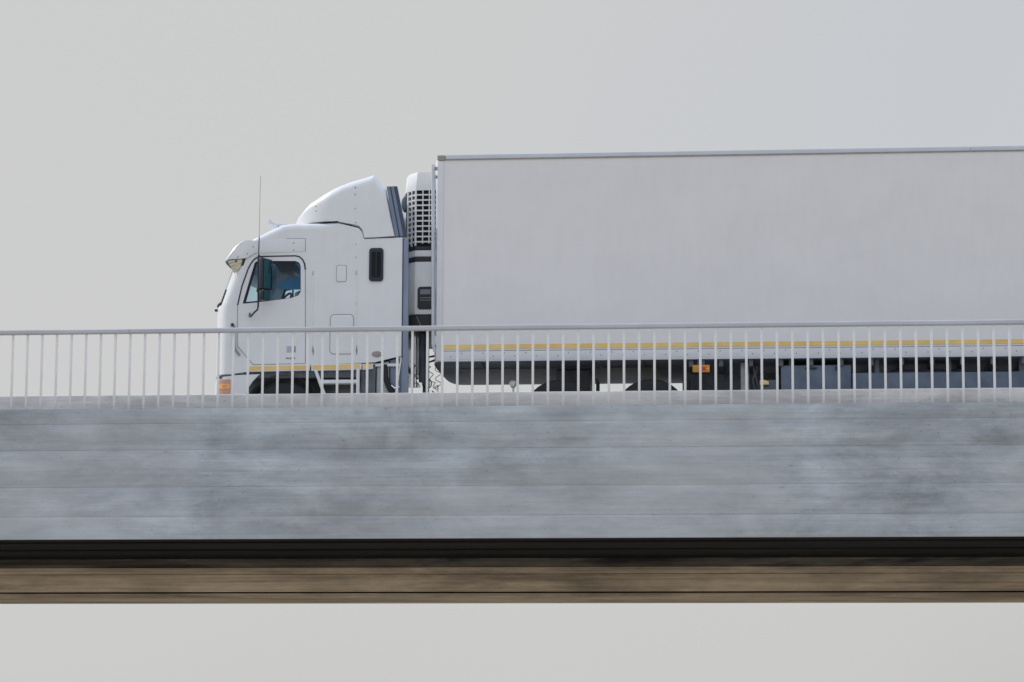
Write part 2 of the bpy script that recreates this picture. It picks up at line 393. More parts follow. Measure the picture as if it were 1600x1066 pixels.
for s_ in (-.3, .25):
    MB().tube([(fx(s_, 2.18)-.02, s_*HW, 2.17), (fx(s_+.2, 2.23)-.015, (s_+.2)*HW, 2.225), (fx(s_+.45, 2.25)-.015, (s_+.45)*HW, 2.24)], .010, 6).build('wiper', M['black'], tr)
MB().box(fx(.7, 2.1)-.03, fx(.7, 2.1)+.02, -.92, -.87, 2.11, 2.145).build('washer_nozzle', M['black'], tr, bevel=.015)

# doors, near and far
doorp = [(.109, 2.17), (.161, 2.421), (.249, 2.681), (.290, 2.76), (.331, 2.812), (.375, 2.842), (.433, 2.856), (.936, 2.859), (.99, 2.845), (1.04, 2.80), (1.068, 2.74), (1.078, 2.66), (1.100, 1.298), (.349, 1.287), (.118, 1.555), (.110, 1.60)]
SEAM = {}
for sgn in (-1, 1):
    d = MB().prism(doorp, sgn*(HW+.006), sgn*(HW+.0005), [winp]).build('door', M['paint'], tr, smooth=30)
    k = MB()
    up_ = [(.104, 2.15)]+doorp[0:12]
    k.tube([(x, sgn*(HW+.005), z) for x, z in up_], .0105, 6); k.build('door_seal', M['seal'], d)
    k = MB(); k.tube([(x, sgn*(HW+.004), z) for x, z in doorp[11:]+[(.106, 2.15)]], .0048, 6); k.build('door_gap', M['seam'], d)
    gl = MB().prism(winp, sgn*(HW-.012), sgn*(HW-.016)).build('side_window', M['glass'], d, smooth=0)
    k = MB(); k.tube([(x, sgn*(HW-.002), z) for x, z in winp], .007, 6, True)
    k.tube([(x+.012, sgn*(HW-.004), z) for x, z in ((.19, 2.185), (.345, 2.755), (.385, 2.775), (.44, 2.78))], .017, 6)
    k.tube([(x, sgn*(HW-.004), z) for x, z in ((.19, 2.185), (.30, 2.192), (.42, 2.205))], .012, 6)
    k.build('window_seal', M['seal'], d)
    if sgn < 0:
        p = MB().box(.826, .957, -HW-.0085, -HW-.0065, 1.457, 1.549).build('sticker', M['sticker'], d, smooth=0)
        MB().box(.92, .955, -HW-.0105, -HW-.009, 1.460, 1.546).build('print_block', M['ink'], p, smooth=0)
        q = MB(); xx = .82
        for wd in (.03, .018, .03, .022, .026):
            q.box(xx, xx+wd-.005, -HW-.0095, -HW-.0065, 1.362, 1.384); xx += wd+.003
        q.build('small_lettering', M['ink'], d, smooth=0)

# sills with yellow tape
for n_, (x0, x1) in enumerate(((.265, 1.165), (1.185, 1.91), (1.925, 2.075))):
    for sgn in (-1, 1):
        s_ = MB(); y0, y1 = sorted((sgn*(HW-.05), sgn*(HW+.004)))
        s_.prism([(x0, 1.185+n_*.006), (x1, 1.195+n_*.008), (x1, 1.292-.001*n_), (x0, 1.282)], y0, y1); sl_ = s_.build('sill', M['white_plastic'], tr, bevel=.006)
        q = MB(); q.prism([(x0+.012+.02*(n_ == 1), 1.202+n_*.008), (x1-.022, 1.211+n_*.008), (x1-.022-.01*(n_ == 1), 1.268+n_*.010), (x0+.008, 1.260+n_*.010)], sgn*(HW+.005), sgn*(HW+.0075))
        q.build('yellow_tape', M['yellow'], sl_, smooth=0)

# side details on the sleeper
def seamloop(poly, r, name, parent, y=-HW-.001, mat='seam', closed=True):
    return MB().tube([(x, y, z) for x, z in poly], r, 6, closed).build(name, M[mat], parent)
for sgn in (-1, 1):
    Y = sgn*(HW+.0005)
    v = MB().prism(rrect(2.004, 2.209, 2.472, 2.956, .045), Y, sgn*(HW+.022)).build('sleeper_window', M['navy'], tr, bevel=.008)
    MB().prism(rrect(2.04, 2.175, 2.53, 2.90, .02), sgn*(HW+.0225), sgn*(HW+.0245)).build('pane', M['void'], v, smooth=0)
    MB().prism(rrect(2.10, 2.115, 2.54, 2.89, .004), sgn*(HW+.025), sgn*(HW+.031)).build('louvre_bar', M['navy'], v, smooth=0)
    h = MB().prism(rrect(1.534, 1.672, 2.478, 2.711, .028), Y, sgn*(HW+.005)).build('vent_flap', M['paint'], tr, bevel=.002)
    seamloop(rrect(1.531, 1.675, 2.475, 2.714, .03), .0045, 'flap_gap', h, Y)
    h = MB().prism(rrect(1.455, 1.785, 1.432, 1.995, .055), Y, sgn*(HW+.004)).build('locker_hatch', M['paint'], tr, bevel=.002)
    seamloop(rrect(1.451, 1.789, 1.428, 1.999, .06), .0055, 'hatch_gap', h, Y)
    for xg in (1.185, 1.815):
        gr = MB().prism(rrect(xg-.012, xg+.014, 1.50, 2.57, .008), Y, sgn*(HW+.007)).build('moulding', M['paint'], tr, bevel=.003)
        MB().prism([(xg-.012, 2.565), (xg+.008, 2.565), (xg+.016, 2.635), (xg+.002, 2.635)], sgn*(HW+.001), sgn*(HW+.006)).build('moulding_notch', M['sticker'], gr, smooth=0)
        MB().prism([(xg+.022, 1.555), (xg+.012, 1.48), (xg+.025, 1.405), (xg+.034, 1.47)], sgn*(HW+.001), sgn*(HW+.006)).build('moulding_foot', M['ink'], gr, smooth=0)
    el = [(2.130+.074*math.cos(a*PI/14), 1.422+.042*math.sin(a*PI/14)) for a in range(28)]
    MB().prism(el, Y, sgn*(HW+.012)).build('oval_badge', M['badge'], tr, bevel=.004)
q = MB()
for x, z in ((1.223, 3.575), (1.224, 3.51), (1.787, 3.848), (1.788, 3.745), (1.79, 3.539), (1.802, 3.333)):
    q.tube([(x, -1.19, z), (x, -1.2115, z)], .0085, 8)
for x, z in ((1.806, 3.016), (1.809, 2.829), (1.82, 2.15)):
    q.tube([(x, -1.19, z), (x, -1.2075, z)], .007, 8)
tag(q.build('rivets', M['badge'], tr), kind='stuff')

# roof fairing
ft = [(.74, 3.20), (.80, 3.30), (.845, 3.378), (.908, 3.487), (1.0, 3.588), (1.092, 3.672), (1.15, 3.702), (1.204, 3.73), (1.32, 3.797), (1.445, 3.858), (1.57, 3.908), (1.705, 3.957), (1.8, 3.985), (1.9, 4.012), (2.04, 4.055), (2.052, 4.045), (2.11, 3.965), (2.171, 3.885), (2.222, 3.871), (2.23, 3.865), (2.30, 3.49), (2.365, 3.135)]
fb = [(1.545, 3.352), (1.685, 3.322), (1.843, 3.28), (1.9, 3.215), (1.925, 3.112), (2.365, 3.128)]
fwd = [(.74, .55), (.80, .72), (.845, .80), (.908, .88), (1.0, .965), (1.092, 1.03), (1.204, 1.095), (1.32, 1.15), (1.445, 1.19), (1.57, 1.206), (3, 1.206)]
rows = []
for x in [p[0] for p in ft[:10]]+[1.53, 1.57, 1.63, 1.685, 1.705, 1.76, 1.8, 1.843, 1.87, 1.9, 1.912, 1.925, 1.98, 2.04, 2.052, 2.11, 2.171, 2.222, 2.23, 2.30, 2.365]:
    zt, zb, hw = interp(ft, x), interp(fb, x), interp(fwd, x); r = min(.16, max(.004, (zt-zb)*.35)); row = []
    prof = [(hw, zb-.02), (hw, zb+(zt-r-zb)*.5), (hw-.012*(zt-zb), zt-r)]
    prof = [(hw, min(zb, zt-r)-.006), (hw-.004, (zb+zt-r)/2)]
    for a in range(0, 6):
        an = PI/2*a/5; prof.append((hw-.01-r+r*math.cos(an), zt-r+r*math.sin(an)))
    prof += [(hw*.6, zt+.004), (hw*.25, zt+.006)]
    row = [(x, -p, z) for p, z in prof]+[(x, p, z) for p, z in prof[::-1]]
    rows.append(row)
fo = MB(); fo.grid(rows); fair = fo.build('roof_fairing', M['paint'], tr, smooth=30)
k = MB(); k.tube([(x, -HW-.003, z) for x, z in [(1.545, 3.346), (1.685, 3.318), (1.80, 3.298), (1.85, 3.278), (1.885, 3.24), (1.905, 3.19), (1.922, 3.112), (1.935, 3.106), (2.15, 3.113), (2.36, 3.126)]], .0065, 6)
k.build('fairing_gap', M['seam'], fair)
k = MB(); k.tube([(1.02, -.99, 3.347), (1.15, -1.09, 3.351), (1.35, -1.165, 3.353), (1.545, -HW-.002, 3.349)], .011, 6); k.build('fairing_seal', M['seal'], fair)
# ribbed fin closing the fairing's rear edge
for i, (a, b_, mt_, yy) in enumerate(((0, .30, 'finblue', 0), (.30, .42, 'findark', -.012), (.42, .70, 'finblue', -.004), (.70, 1.0, 'findark', -.016))):
    T0, T1, B0, B1 = (2.242, 3.853), (2.392, 3.860), (2.379, 3.122), (2.538, 3.138)
    L_ = lambda p, q_, t_: (p[0]+(q_[0]-p[0])*t_, p[1]+(q_[1]-p[1])*t_)
    for sgn in (-1, 1):
        y0, y1 = sorted((sgn*(1.13), sgn*(1.202+yy)))
        MB().prism([L_(B0, B1, a), L_(B0, B1, b_-.002), L_(T0, T1, b_-.002), L_(T0, T1, a)], y0, y1).build('fin_rib', M[mt_], fair, smooth=0)
# side extenders behind the cab
for sgn in (-1, 1):
    y0, y1 = sorted((sgn*1.155, sgn*1.196))
    e = MB().prism([(2.482, .80), (2.585, .80), (2.565, 3.088), (2.482, 3.088)], y0, y1).build('side_extender', M['gapgrey'], tr, bevel=.01)
    MB().box(2.4815, 2.498, sgn*1.1965, sgn*1.2, 1.36, 3.085).build('extender_seal', M['findark'], e, smooth=0)
MB().box(2.40, 2.53, -1.12, -1.05, 3.092, 3.118).build('fairing_bracket', M['galv'], tr, bevel=.004)
# rounded lamp behind the fairing
q = MB(); q.lathe_y([(.002, -.30), (.05, -.305), (.065, -.33), (.065, -.40), (.05, -.425), (.002, -.43)], 2.40, 3.76, 20, False); q.v = [(2.40+(x-2.40)*.8, y, 3.76+(z-3.76)*1.9) for x, y, z in q.v]; q.build('work_lamp', M['gapgrey'], tr)

# roof panel plates beside the header, and the sun visor
for sgn in (-1, 1):
    y0, y1 = sorted((sgn*(HW+.0005), sgn*(HW+.008)))
    pl = MB().prism([(.30, 2.890), (.36, 2.902), (1.072, 2.925), (1.07, 3.108), (.522, 3.108), (.40, 3.07), (.36, 3.04), (.33, 2.98)], y0, y1).build('header_plate', M['paint'], tr, bevel=.003)
    seamloop([(1.076, 2.922), (1.074, 3.112), (.80, 3.112)], .0035, 'plate_gap', pl, sgn*(HW+.001), closed=False)
    for x, z in ((.905, 3.046), (.906, 2.944)):
        MB().tube([(x, sgn*(HW+.006), z), (x, sgn*(HW+.014), z)], .010, 8).build('bolt', M['badge'], pl)
    vs = MB().prism([(-.052, 2.815), (.075, 3.0), (.195, 3.082), (.385, 3.086), (.385, 2.925), (.315, 2.89), (.235, 2.838), (.15, 2.825), (.02, 2.822)], *sorted((sgn*(HW+.009), sgn*(HW+.021)))).build('visor_side', M['paint'], tr, bevel=.003)
    for x, z in ((.318, 2.998), (.236, 2.896), (.097, 2.851)):
        MB().tube([(x, sgn*(HW+.02), z), (x, sgn*(HW+.027), z)], .010, 8).build('bolt', M['badge'], vs)
# visor shell across the front
def vx(t_, off): return off-.30*math.sqrt(max(0, 1-abs(t_)**6))*.30
vrows = []
for off, z in ((.385, 3.088), (.195, 3.084), (.13, 3.045), (.075, 3.002), (.01, 2.91), (-.055, 2.812), (-.045, 2.80), (.02, 2.90), (.085, 2.985), (.14, 3.03), (.385, 3.07)):
    vrows.append([(vx(t_, off), t_*(HW+.02), z) for t_ in ts])
q = MB(); q.grid(vrows); vis = q.build('sun_visor', M['paint'], tr, smooth=40)
# ribbed ends under the visor
for i in range(4):
    a = i/4.0
    pts_ = [(-.055+.10*a, 2.80-.185*a), (.155-.03*a, 2.822-.11*a), (.165-.03*a, 2.79-.11*a), (-.036+.10*a, 2.762-.185*a)]
    q = MB().prism(pts_, -HW-.004-.004*(i % 2), -HW+.035).build('visor_rib', M['stain_ivory'], vis, bevel=.004)
MB().prism([(.14, 2.82), (.232, 2.834), (.185, 2.73), (.12, 2.72)], -HW+.004, -HW+.045).build('visor_bracket', M['black'], vis, smooth=0)
MB().tube([(.07, -HW-.004, 2.79), (.07, -HW-.012, 2.79)], .016, 8).build('visor_plug', M['black'], vis)

# bumper, lamp, front mouldings
zb = [.42, .50, .62, .9, 1.05, 1.115, 1.132]
bo = [.02, -.005, -.015, -.012, -.008, .0, .025]
q = MB(); rows = []
for z, o_ in zip(zb, bo): rows.append([(fx(t_, 1.0)+o_, t_*(HW+.002-max(0, o_)*.5), z) for t_ in ts])
q.grid(rows)
for sgn in (-1, 1):
    q.prism([(-.0, .42), (-.0, 1.125), (.05, 1.137), (.44, 1.148), (.40, 1.11), (.344, 1.05), (.29, .97), (.253, .90), (.215, .75), (.20, .42)], sgn*(HW+.002), sgn*(HW-.03))
bmp = q.build('bumper', M['paint'], tr, smooth=40)
def corner_patch(z0, z1, s0, s1, off, n=10):
    """patch wrapped round the near front corner, by distance along the corner curve"""
    pts_ = []
    tl = [-math.sin(PI/2*i/200) for i in range(120, 201)]
    cur = [Vector((fx(t_, 1.0)-.01, t_*HW)) for t_ in tl]+[Vector((.002*i, -HW-.002)) for i in range(1, 60)]
    sel = [p for p in cur if s0 <= p.x <= s1]; sel = sel[::max(1, len(sel)//n)]+[sel[-1]]
    rows_ = []
    for o_ in (0, off):
        for z in (z0, z1):
            row = []
            for i, p in enumerate(sel):
                d = (sel[min(i+1, len(sel)-1)]-sel[max(i-1, 0)]).normalized(); nn = Vector((d.y, -d.x))
                pp = p+nn*o_; row.append((pp.x, pp.y, z))
            rows_.append(row)
    q_ = MB(); q_.grid([rows_[0], rows_[2], rows_[3], rows_[1]]); return q_
lp = corner_patch(.84, 1.075, -.150, .024, .016).build('indicator_lamp', M['lens_brown'], tr)
corner_patch(.942, 1.012, -.146, .020, .021).build('orange_lens', M['orange'], lp)
corner_patch(.968, .990, -.085, -.03, .024, 6).build('lens_marking', M['lens_brown'], lp)
k = corner_patch(1.138, 1.152, -.19, .10, .008); k.build('bumper_gap', M['seam'], bmp)
k = corner_patch(1.098, 1.128, -.172, -.115, .014); k.build('bumper_trim', M['seal'], bmp)
MB().tube([(.028, -HW-.012, 1.872), (.040, -HW-.035, 1.868), (.045, -HW-.035, 1.84)], .022, 8).build('handle_cap', M['black'], tr)
MB().tube([(.060, -HW-.028, 1.85), (.062, -HW-.028, 1.66), (.068, -HW-.028, 1.57), (.095, -HW-.028, 1.49), (.145, -HW-.012, 1.425)], .017, 8).build('grab_handle', M['badge'], tr)

# front wheel arch, steps, chassis, tanks
MB().box(.20, 1.95, -HW+.06, HW-.06, 1.10, 1.24).build('cab_floor', M['chassis'], tr, smooth=0)
st_ = MB(); st_.tube([(1.248, -HW+.005, 1.20), (1.36, -HW+.005, .90), (1.50, -HW+.005, .50)], .024, 8); st_.tube([(1.86, -HW+.005, 1.21), (1.862, -HW+.005, .50)], .026, 8)
stp = st_.build('step_frame', M['galv'], tr)
for z in (1.032, .72, .50):
    xa = 1.31+(1.04-z)*.36; MB().box(xa, 1.862, -HW-.01, -HW+.15, z-.026, z+.026).build('tread', M['galv'], stp, bevel=.006)
arch = MB(); rows = []
for a in range(0, 13):
    an = math.radians(5+170*a/12); rows.append([(.78-.60*math.cos(an)*1.0, -HW+.02, .52+.62*math.sin(an)), (.78-.60*math.cos(an), -.70, .52+.62*math.sin(an))])
arch.grid(rows); arch.build('wheel_arch', M['chassis'], tr)
fr_ = MB()
for sgn in (-1, 1): fr_.box(.2, 6.75, sgn*.43-.04, sgn*.43+.04, .68, .93)
for x in (.5, 2.0, 3.6, 4.7, 6.05, 6.7): fr_.box(x-.05, x+.05, -.40, .40, .72, .90)
fr_.build('chassis_frame', M['chassis'], tr, bevel=.008)
MB().box(4.62, 5.12, -.42, .42, .932, 1.28).build('fifth_wheel', M['chassis'], tr, bevel=.03)
q = MB(); q.lathe_y([(.002, -1.15), (.27, -1.15), (.30, -1.12), (.30, -.52), (.27, -.49), (.002, -.49)], 3.1, .55, 28, False); q.v = [(3.1+(y+.82)*1.35, -.82+(x-3.1), z) for x, y, z in q.v]
q.build('fuel_tank', M['metalgrey'], tr)
MB().prism([(1.90, .45), (2.10, .45), (2.11, 1.30), (1.90, 1.185)], -HW+.03, -.60).build('battery_box', M['chassis'], tr, bevel=.01)
MB().prism([(2.115, .55), (2.30, .55), (2.30, 1.335), (2.115, 1.30)], -HW+.06, -.70).build('air_cleaner', M['metalgrey'], tr, bevel=.02)
MB().tube([(2.235, -HW+.045, 1.27), (2.25, -HW+.03, 1.18), (2.255, -HW+.02, 1.08), (2.30, -HW+.02, .97), (2.36, -HW+.03, .86)], .042, 8).build('intake_hose', M['rubber'], tr)
MB().prism([(2.31, .60), (2.47, .60), (2.47, 1.385), (2.31, 1.345)], -HW+.075, -.75).build('toolbox', M['gapgrey'], tr, bevel=.01)
MB().tube([(2.478, -HW+.015, 1.37), (2.44, -HW+.015, 1.10), (2.395, -HW+.015, .80)], .011, 6).build('stay', M['galv'], tr)
MB().tube([(2.34, -HW+.02, .97), (2.39, -HW+.005, .93), (2.45, -HW+.02, .95)], .016, 8).build('pipe_elbow', M['chrome'], tr)
# exhaust stack and pipes behind the cab
MB().tube([(2.60, -.62, 1.02), (2.60, -.62, 1.16), (2.588, -.62, 2.6)], [.030, .030, .030], 14).build('exhaust_pipe', M['chrome'], tr)
MB().tube([(2.64, -.60, 1.20), (2.635, -.60, 2.5)], .011, 8).build('coolant_pipe', M['chrome'], tr)
MB().tube([(2.70, -.55, 1.10), (2.70, -.55, 1.14), (2.70, -.55, 2.3)], .052, 16).build('muffler', M['chassis'], tr)
def coil(a, b_, sag, turns, r, tube, name='air_hose'):
    A, B = Vector(a), Vector(b_); n = turns*14; pts_ = []
    for i in range(n+1):
        s_ = i/n; c_ = A.lerp(B, s_); c_.z -= sag*4*s_*(1-s_); an = 2*PI*turns*s_; e = min(1, s_*8, (1-s_)*8)
        pts_.append((c_.x+.35*r*e*math.cos(an), c_.y+r*e*math.sin(an)*1.0, c_.z+r*e*math.cos(an)))
    return MB().tube(pts_, tube, 6).build(name, M['hose'], tr)
def spring(path, turns, r, tube):
    """coiled hose seen from the side: wound round a drooping path, turns open towards the viewer"""
    P = [Vector(p) for p in smoothpoly(path, 3, False)]; n = turns*14; pts_ = []
    L0 = len(P)-1
    for i in range(n+1):
        s_ = i/n*L0; k_ = min(int(s_), L0-1); c_ = P[k_].lerp(P[k_+1], s_-k_); d = (P[k_+1]-P[k_]).normalized()
        e1 = Vector((0, 1, 0)); e2 = d.cross(e1).normalized(); an = 2*PI*turns*i/n; e = min(1, i/10, (n-i)/10)
        pts_.append(tuple(c_+(e1*math.cos(an)+e2*math.sin(an))*r*e))
    return MB().tube(pts_, tube, 6).build('air_hose', M['hose'], tr)
spring([(2.90, -.05, 1.47), (2.86, -.05, 1.36), (2.88, -.02, 1.18), (2.84, 0, 1.02), (2.74, 0, .98)], 6, .048, .0050)
spring([(2.78, -.35, 1.36), (2.80, -.32, 1.20), (2.84, -.30, 1.08), (2.90, -.25, 1.04)], 4, .034, .0052)
spring([(2.58, -.75, 1.42), (2.60, -.75, 1.28), (2.60, -.75, 1.12), (2.66, -.75, 1.0)], 4, .028, .005)
q = MB()
for r_, dx in ((.072, 0), (.060, .008), (.052, -.006)): q.tube([(2.735+dx+r_*math.cos(a*PI/12), -.30+.01*math.sin(a), 1.115+r_*math.sin(a*PI/12)) for a in range(24)], .0055, 6, True)
q.build('air_hose', M['hose'], tr)
for z0, z1 in ((1.535, 1.545), (1.455, 1.485)):
    MB().tube([(2.60, -.10, z0-.02), (2.72, -.12, z0-.01), (2.84, -.13, z1), (2.955, -.13, z1)], [.009, .010, .018, .016], 8).build('trailer_cable', M['hose'], tr)

# mirrors
for sgn in (-1, 1):
    Y = sgn*1.43
    a_ = MB(); a_.tube([(.46, sgn*1.20, 2.83), (.44, Y, 2.83), (.437, Y, 2.80), (.446, Y, 2.088), (.435, Y, 2.045), (.40, Y, 2.015), (.335, sgn*1.36, 1.968), (.305, sgn*1.32, 1.965), (.288, sgn*1.27, 1.985), (.286, sgn*1.20, 2.03)], .0135, 8)
    arm = a_.build('mirror_arm', M['navy'], tr)
    ang = sgn*math.radians(28)
    def rotbox(x0, x1, y0, y1, z0, z1, cx, cy, name, mat, par, bev=.02):
        q_ = MB().box(x0, x1, y0, y1, z0, z1); c0, s0 = math.cos(ang), math.sin(ang)
        q_.v = [(cx+x_*c0-y_*s0, cy+x_*s0+y_*c0, z_) for x_, y_, z_ in q_.v]
        return q_.build(name, M[mat], par, bevel=bev)
    hd = rotbox(-.035, .045, -.10, .13, 2.335, 2.785, .53, Y, 'mirror_head', 'navy', tr, .028)
    rotbox(.0455, .050, -.08, .11, 2.36, 2.76, .53, Y, 'mirror_glass', 'mirror_glass', hd, 0)
    hd = rotbox(-.035, .045, -.08, .10, 2.175, 2.318, .525, Y, 'mirror_head', 'black', tr, .025)
    rotbox(.0455, .050, -.06, .08, 2.19, 2.30, .525, Y, 'mirror_glass', 'mirror_glass', hd, 0)
    MB().box(.425, .50, Y-.018, Y+.018, 2.645, 2.69).build('clamp', M['black'], arm, bevel=.006)
    MB().box(.42, .50, Y-.02, Y+.02, 2.30, 2.35).build('clamp', M['black'], arm, bevel=.006)
# aerial, horns
MB().tube([(.428, -1.36, 2.84), (.430, -1.36, 3.12)], .0075, 6).build('aerial_base', M['seal'], tr)
MB().tube([(.430, -1.36, 3.12), (.431, -1.36, 3.6), (.436, -1.36, 4.01)], [.0042, .0036, .0032], 6).build('aerial', M['badge'], tr)
for y in (-.55, -.30):
    MB().tube([(.42, y, 3.475), (.44, y, 3.47), (.48, y, 3.452), (.54, y, 3.445), (.70, y, 3.445)], [.055, .040, .022, .014, .012], 12).build('air_horn', M['alu'], tr)
    MB().tube([(.56, y, 3.44), (.56, y, 3.24)], .010, 6).build('horn_bracket', M['badge'], tr)

# cab interior
MB().box(.42, 1.36, -1.10, 1.10, 2.95, 2.98).build('headliner', M['interior'], tr, smooth=0)
MB().box(1.33, 1.36, -1.12, 1.12, 1.30, 2.95).build('bunk_curtain', M['curtain'], tr, smooth=0)
MB().prism([(.22, 2.79), (.40, 2.765), (1.32, 2.755), (1.32, 2.948), (.40, 2.948)], 1.10, 1.145).build('door_header_trim', M['interior'], tr, smooth=0)
MB().box(-.16, .26, -1.08, 1.08, 1.35, 2.06).build('dashboard', M['darktrim'], tr, bevel=.05)
q = MB().prism([(.46, 2.90), (.51, 2.955), (.72, 2.97), (.80, 2.90), (.80, 2.79), (.76, 2.765), (.58, 2.76), (.53, 2.86)], -.55, -.05); q.v = [(x, y, z-.015) for x, y, z in q.v]
q.build('overhead_console', M['navy'], tr, bevel=.01)
for y in (-.62, .62):
    s_ = MB().prism([(.72, 1.72), (1.22, 1.72), (1.30, 2.50), (1.20, 2.52), (1.08, 1.86), (.74, 1.88)], y-.24, y+.24).build('seat', M['interior'], tr, bevel=.04)
    MB().box(1.19, 1.28, y-.12, y+.12, 2.535, 2.70).build('headrest', M['darktrim'], s_, bevel=.03)
q = MB(); q.tube([(.42+.235*math.cos(a*PI/16)*.55, .62+.235*math.sin(a*PI/16), 2.42+.235*math.cos(a*PI/16)*.83) for a in range(32)], .016, 8, True)
q.tube([(.42, .40, 2.42), (.42, .84, 2.42)], .014, 6); q.tube([(.42, .62, 2.42), (.20, .62, 2.05)], .03, 8)
q.build('steering_wheel', M['darktrim'], tr)

# wheels
def wheel(thing_, x, y_in, y_out, R=.52, zc=.52):
    s_ = 1 if y_out > y_in else -1
    rim = MB(); rim.lathe_y([(.02, y_out-s_*.06), (.11, y_out-s_*.04), (.13, y_out-s_*.10), (.24, y_out-s_*.13), (.275, y_out-s_*.03), (.285, y_out-s_*.02), (.285, y_in+s_*.02), (.02, y_in+s_*.05)], x, zc, 32, False)
    o = rim.build('wheel', M['galv'], thing_, smooth=30)
    ty = MB(); ty.lathe_y([(.28, y_out-s_*.01), (.33, y_out), (.44, y_out+s_*.008), (R-.03, y_out-s_*.012), (R, y_out-s_*.045), (R, y_in+s_*.045), (R-.03, y_in+s_*.012), (.44, y_in-s_*.008), (.33, y_in), (.28, y_in+s_*.01)], x, zc, 40)
    ty.build('tyre', M['rubber'], o, smooth=30)
for s_ in (-1, 1):
    wheel(tr, .80, s_*.86, s_*1.16)
    for x in (4.735, 6.03):
        wheel(tr, x, s_*.90, s_*1.18); wheel(tr, x, s_*.58, s_*.86)
        MB().box(x+.52, x+.535, s_*.60 if s_ > 0 else -1.18, s_*1.18 if s_ > 0 else -.60, .35, 1.06).build('mudflap', M['rubber'], tr, bevel=.003)
for x in (.80, 4.735, 6.03): MB().tube([(x, -1.1, .52), (x, 1.1, .52)], .07, 12).build('axle', M['chassis'], tr)
# lamp on the chassis between cab and drive wheels
q = MB(); q.tube([(4.06, -.95, .80), (4.06, -.95, .96)], .015, 8); q.tube([(4.01, -.95, 1.0), (4.04, -.95, 1.01), (4.085, -.95, 1.0), (4.10, -.95, .99)], [.035, .06, .06, .03], 12); q.build('deck_lamp', M['white_plastic'], tr)

# ================================================================== REFRIGERATED TRAILER
tl = thing('refrigerated_trailer', (1.8, CY, ROAD), 'long plain white box trailer with a yellow stripe and a cooling unit', 'trailer', (9.8, 0, 0))
X0, X1, TW = 2.985, 16.55, 1.25
MB().box(X0+.03, X1, -TW+.004, TW-.004, 1.30, 4.262).build('box_body', M['panel'], tl, smooth=0)
for s_ in (-1, 1):
    yo, yi = s_*(TW+.012), s_*(TW-.02)
    y0, y1 = min(yo, yi), max(yo, yi)
    xj = 10.545
    for a, b_ in ((X0+.115, xj-.003), (xj+.003, X1)):
        r_ = MB().box(a, b_, y0, y1, 4.228, 4.288).build('top_rail', M['alu'], tl, bevel=.008)
        MB().box(a, b_, s_*(TW+.008) if s_ > 0 else -TW-.008, s_*(TW-.01) if s_ < 0 else TW+.008, 4.212, 4.2275).build('rail_lip', M['seam'] if False else M['badge'], r_, smooth=0)
    MB().box(X0-.005, X0+.113, y0-.004*(s_ < 0), y1+.004*(s_ > 0), 4.205, 4.289).build('corner_cap', M['badge'], tl, bevel=.02)
    MB().box(X0, X0+.09, y0, y1, 1.305, 4.202).build('corner_post', M['bottom_rail'], tl, bevel=.012)
    MB().box(X0+.092, X1, s_*(TW+.010) if s_ < 0 else TW-.01, TW+.010 if s_ > 0 else -TW+.01, 1.322, 1.442).build('bottom_rail', M['bottom_rail'], tl, bevel=.004)
    MB().box(X0+.092, X1, s_*(TW+.017) if s_ < 0 else TW-.01, TW+.017 if s_ > 0 else -TW+.01, 1.296, 1.320).build('rail_foot', M['alu'], tl, bevel=.004)
    MB().box(X0+.092, X1, s_*(TW+.003) if s_ < 0 else TW-.01, TW+.003 if s_ > 0 else -TW+.01, 1.445, 1.452).build('rail_gap', M['seam'], tl, smooth=0)
    MB().box(X0+.105, X1, *( (-TW-.003, -TW) if s_ < 0 else (TW, TW+.003)), 1.478, 1.538).build('yellow_tape', M['yellow'], tl, smooth=0)
    q = MB(); x = X0+.21
    while x < X1-.1:
        for dx, z in ((0, 1.368), (.155, 1.413)):
            q.tube([(x+dx, s_*(TW+.006), z), (x+dx, s_*(TW+.0135), z)], .0085, 6)
        q.tube([(x+.08, s_*(TW+.006), 4.219), (x+.08, s_*(TW+.0125), 4.219)], .0085, 6)
        x += .305
    tag(q.build('rivets', M['ink'], tl), kind='stuff')
MB().box(X0+.09, X1, -TW+.02, TW-.02, 4.262, 4.285).build('roof', M['panel'], tl, smooth=0)
# bowed front bulkhead
rows = []
for z in (1.302, 4.25): rows.append([(X0+.03-.115*(1-abs(t_)**6), t_*(TW-.01), z) for t_ in ts])
q = MB(); q.grid(rows); n = len(q.v); q.v += [(X0+.06, ts[0]*(TW-.01), 1.302), (X0+.06, ts[-1]*(TW-.01), 1.302)]
k = len(ts); q.f.append(list(range(0, k))+[n+1, n]); n = len(q.v); q.v += [(X0+.06, ts[0]*(TW-.01), 4.25), (X0+.06, ts[-1]*(TW-.01), 4.25)]; q.f.append(list(range(k, 2*k))+[n+1, n])
q.build('front_bulkhead', M['white_plastic'], tl)
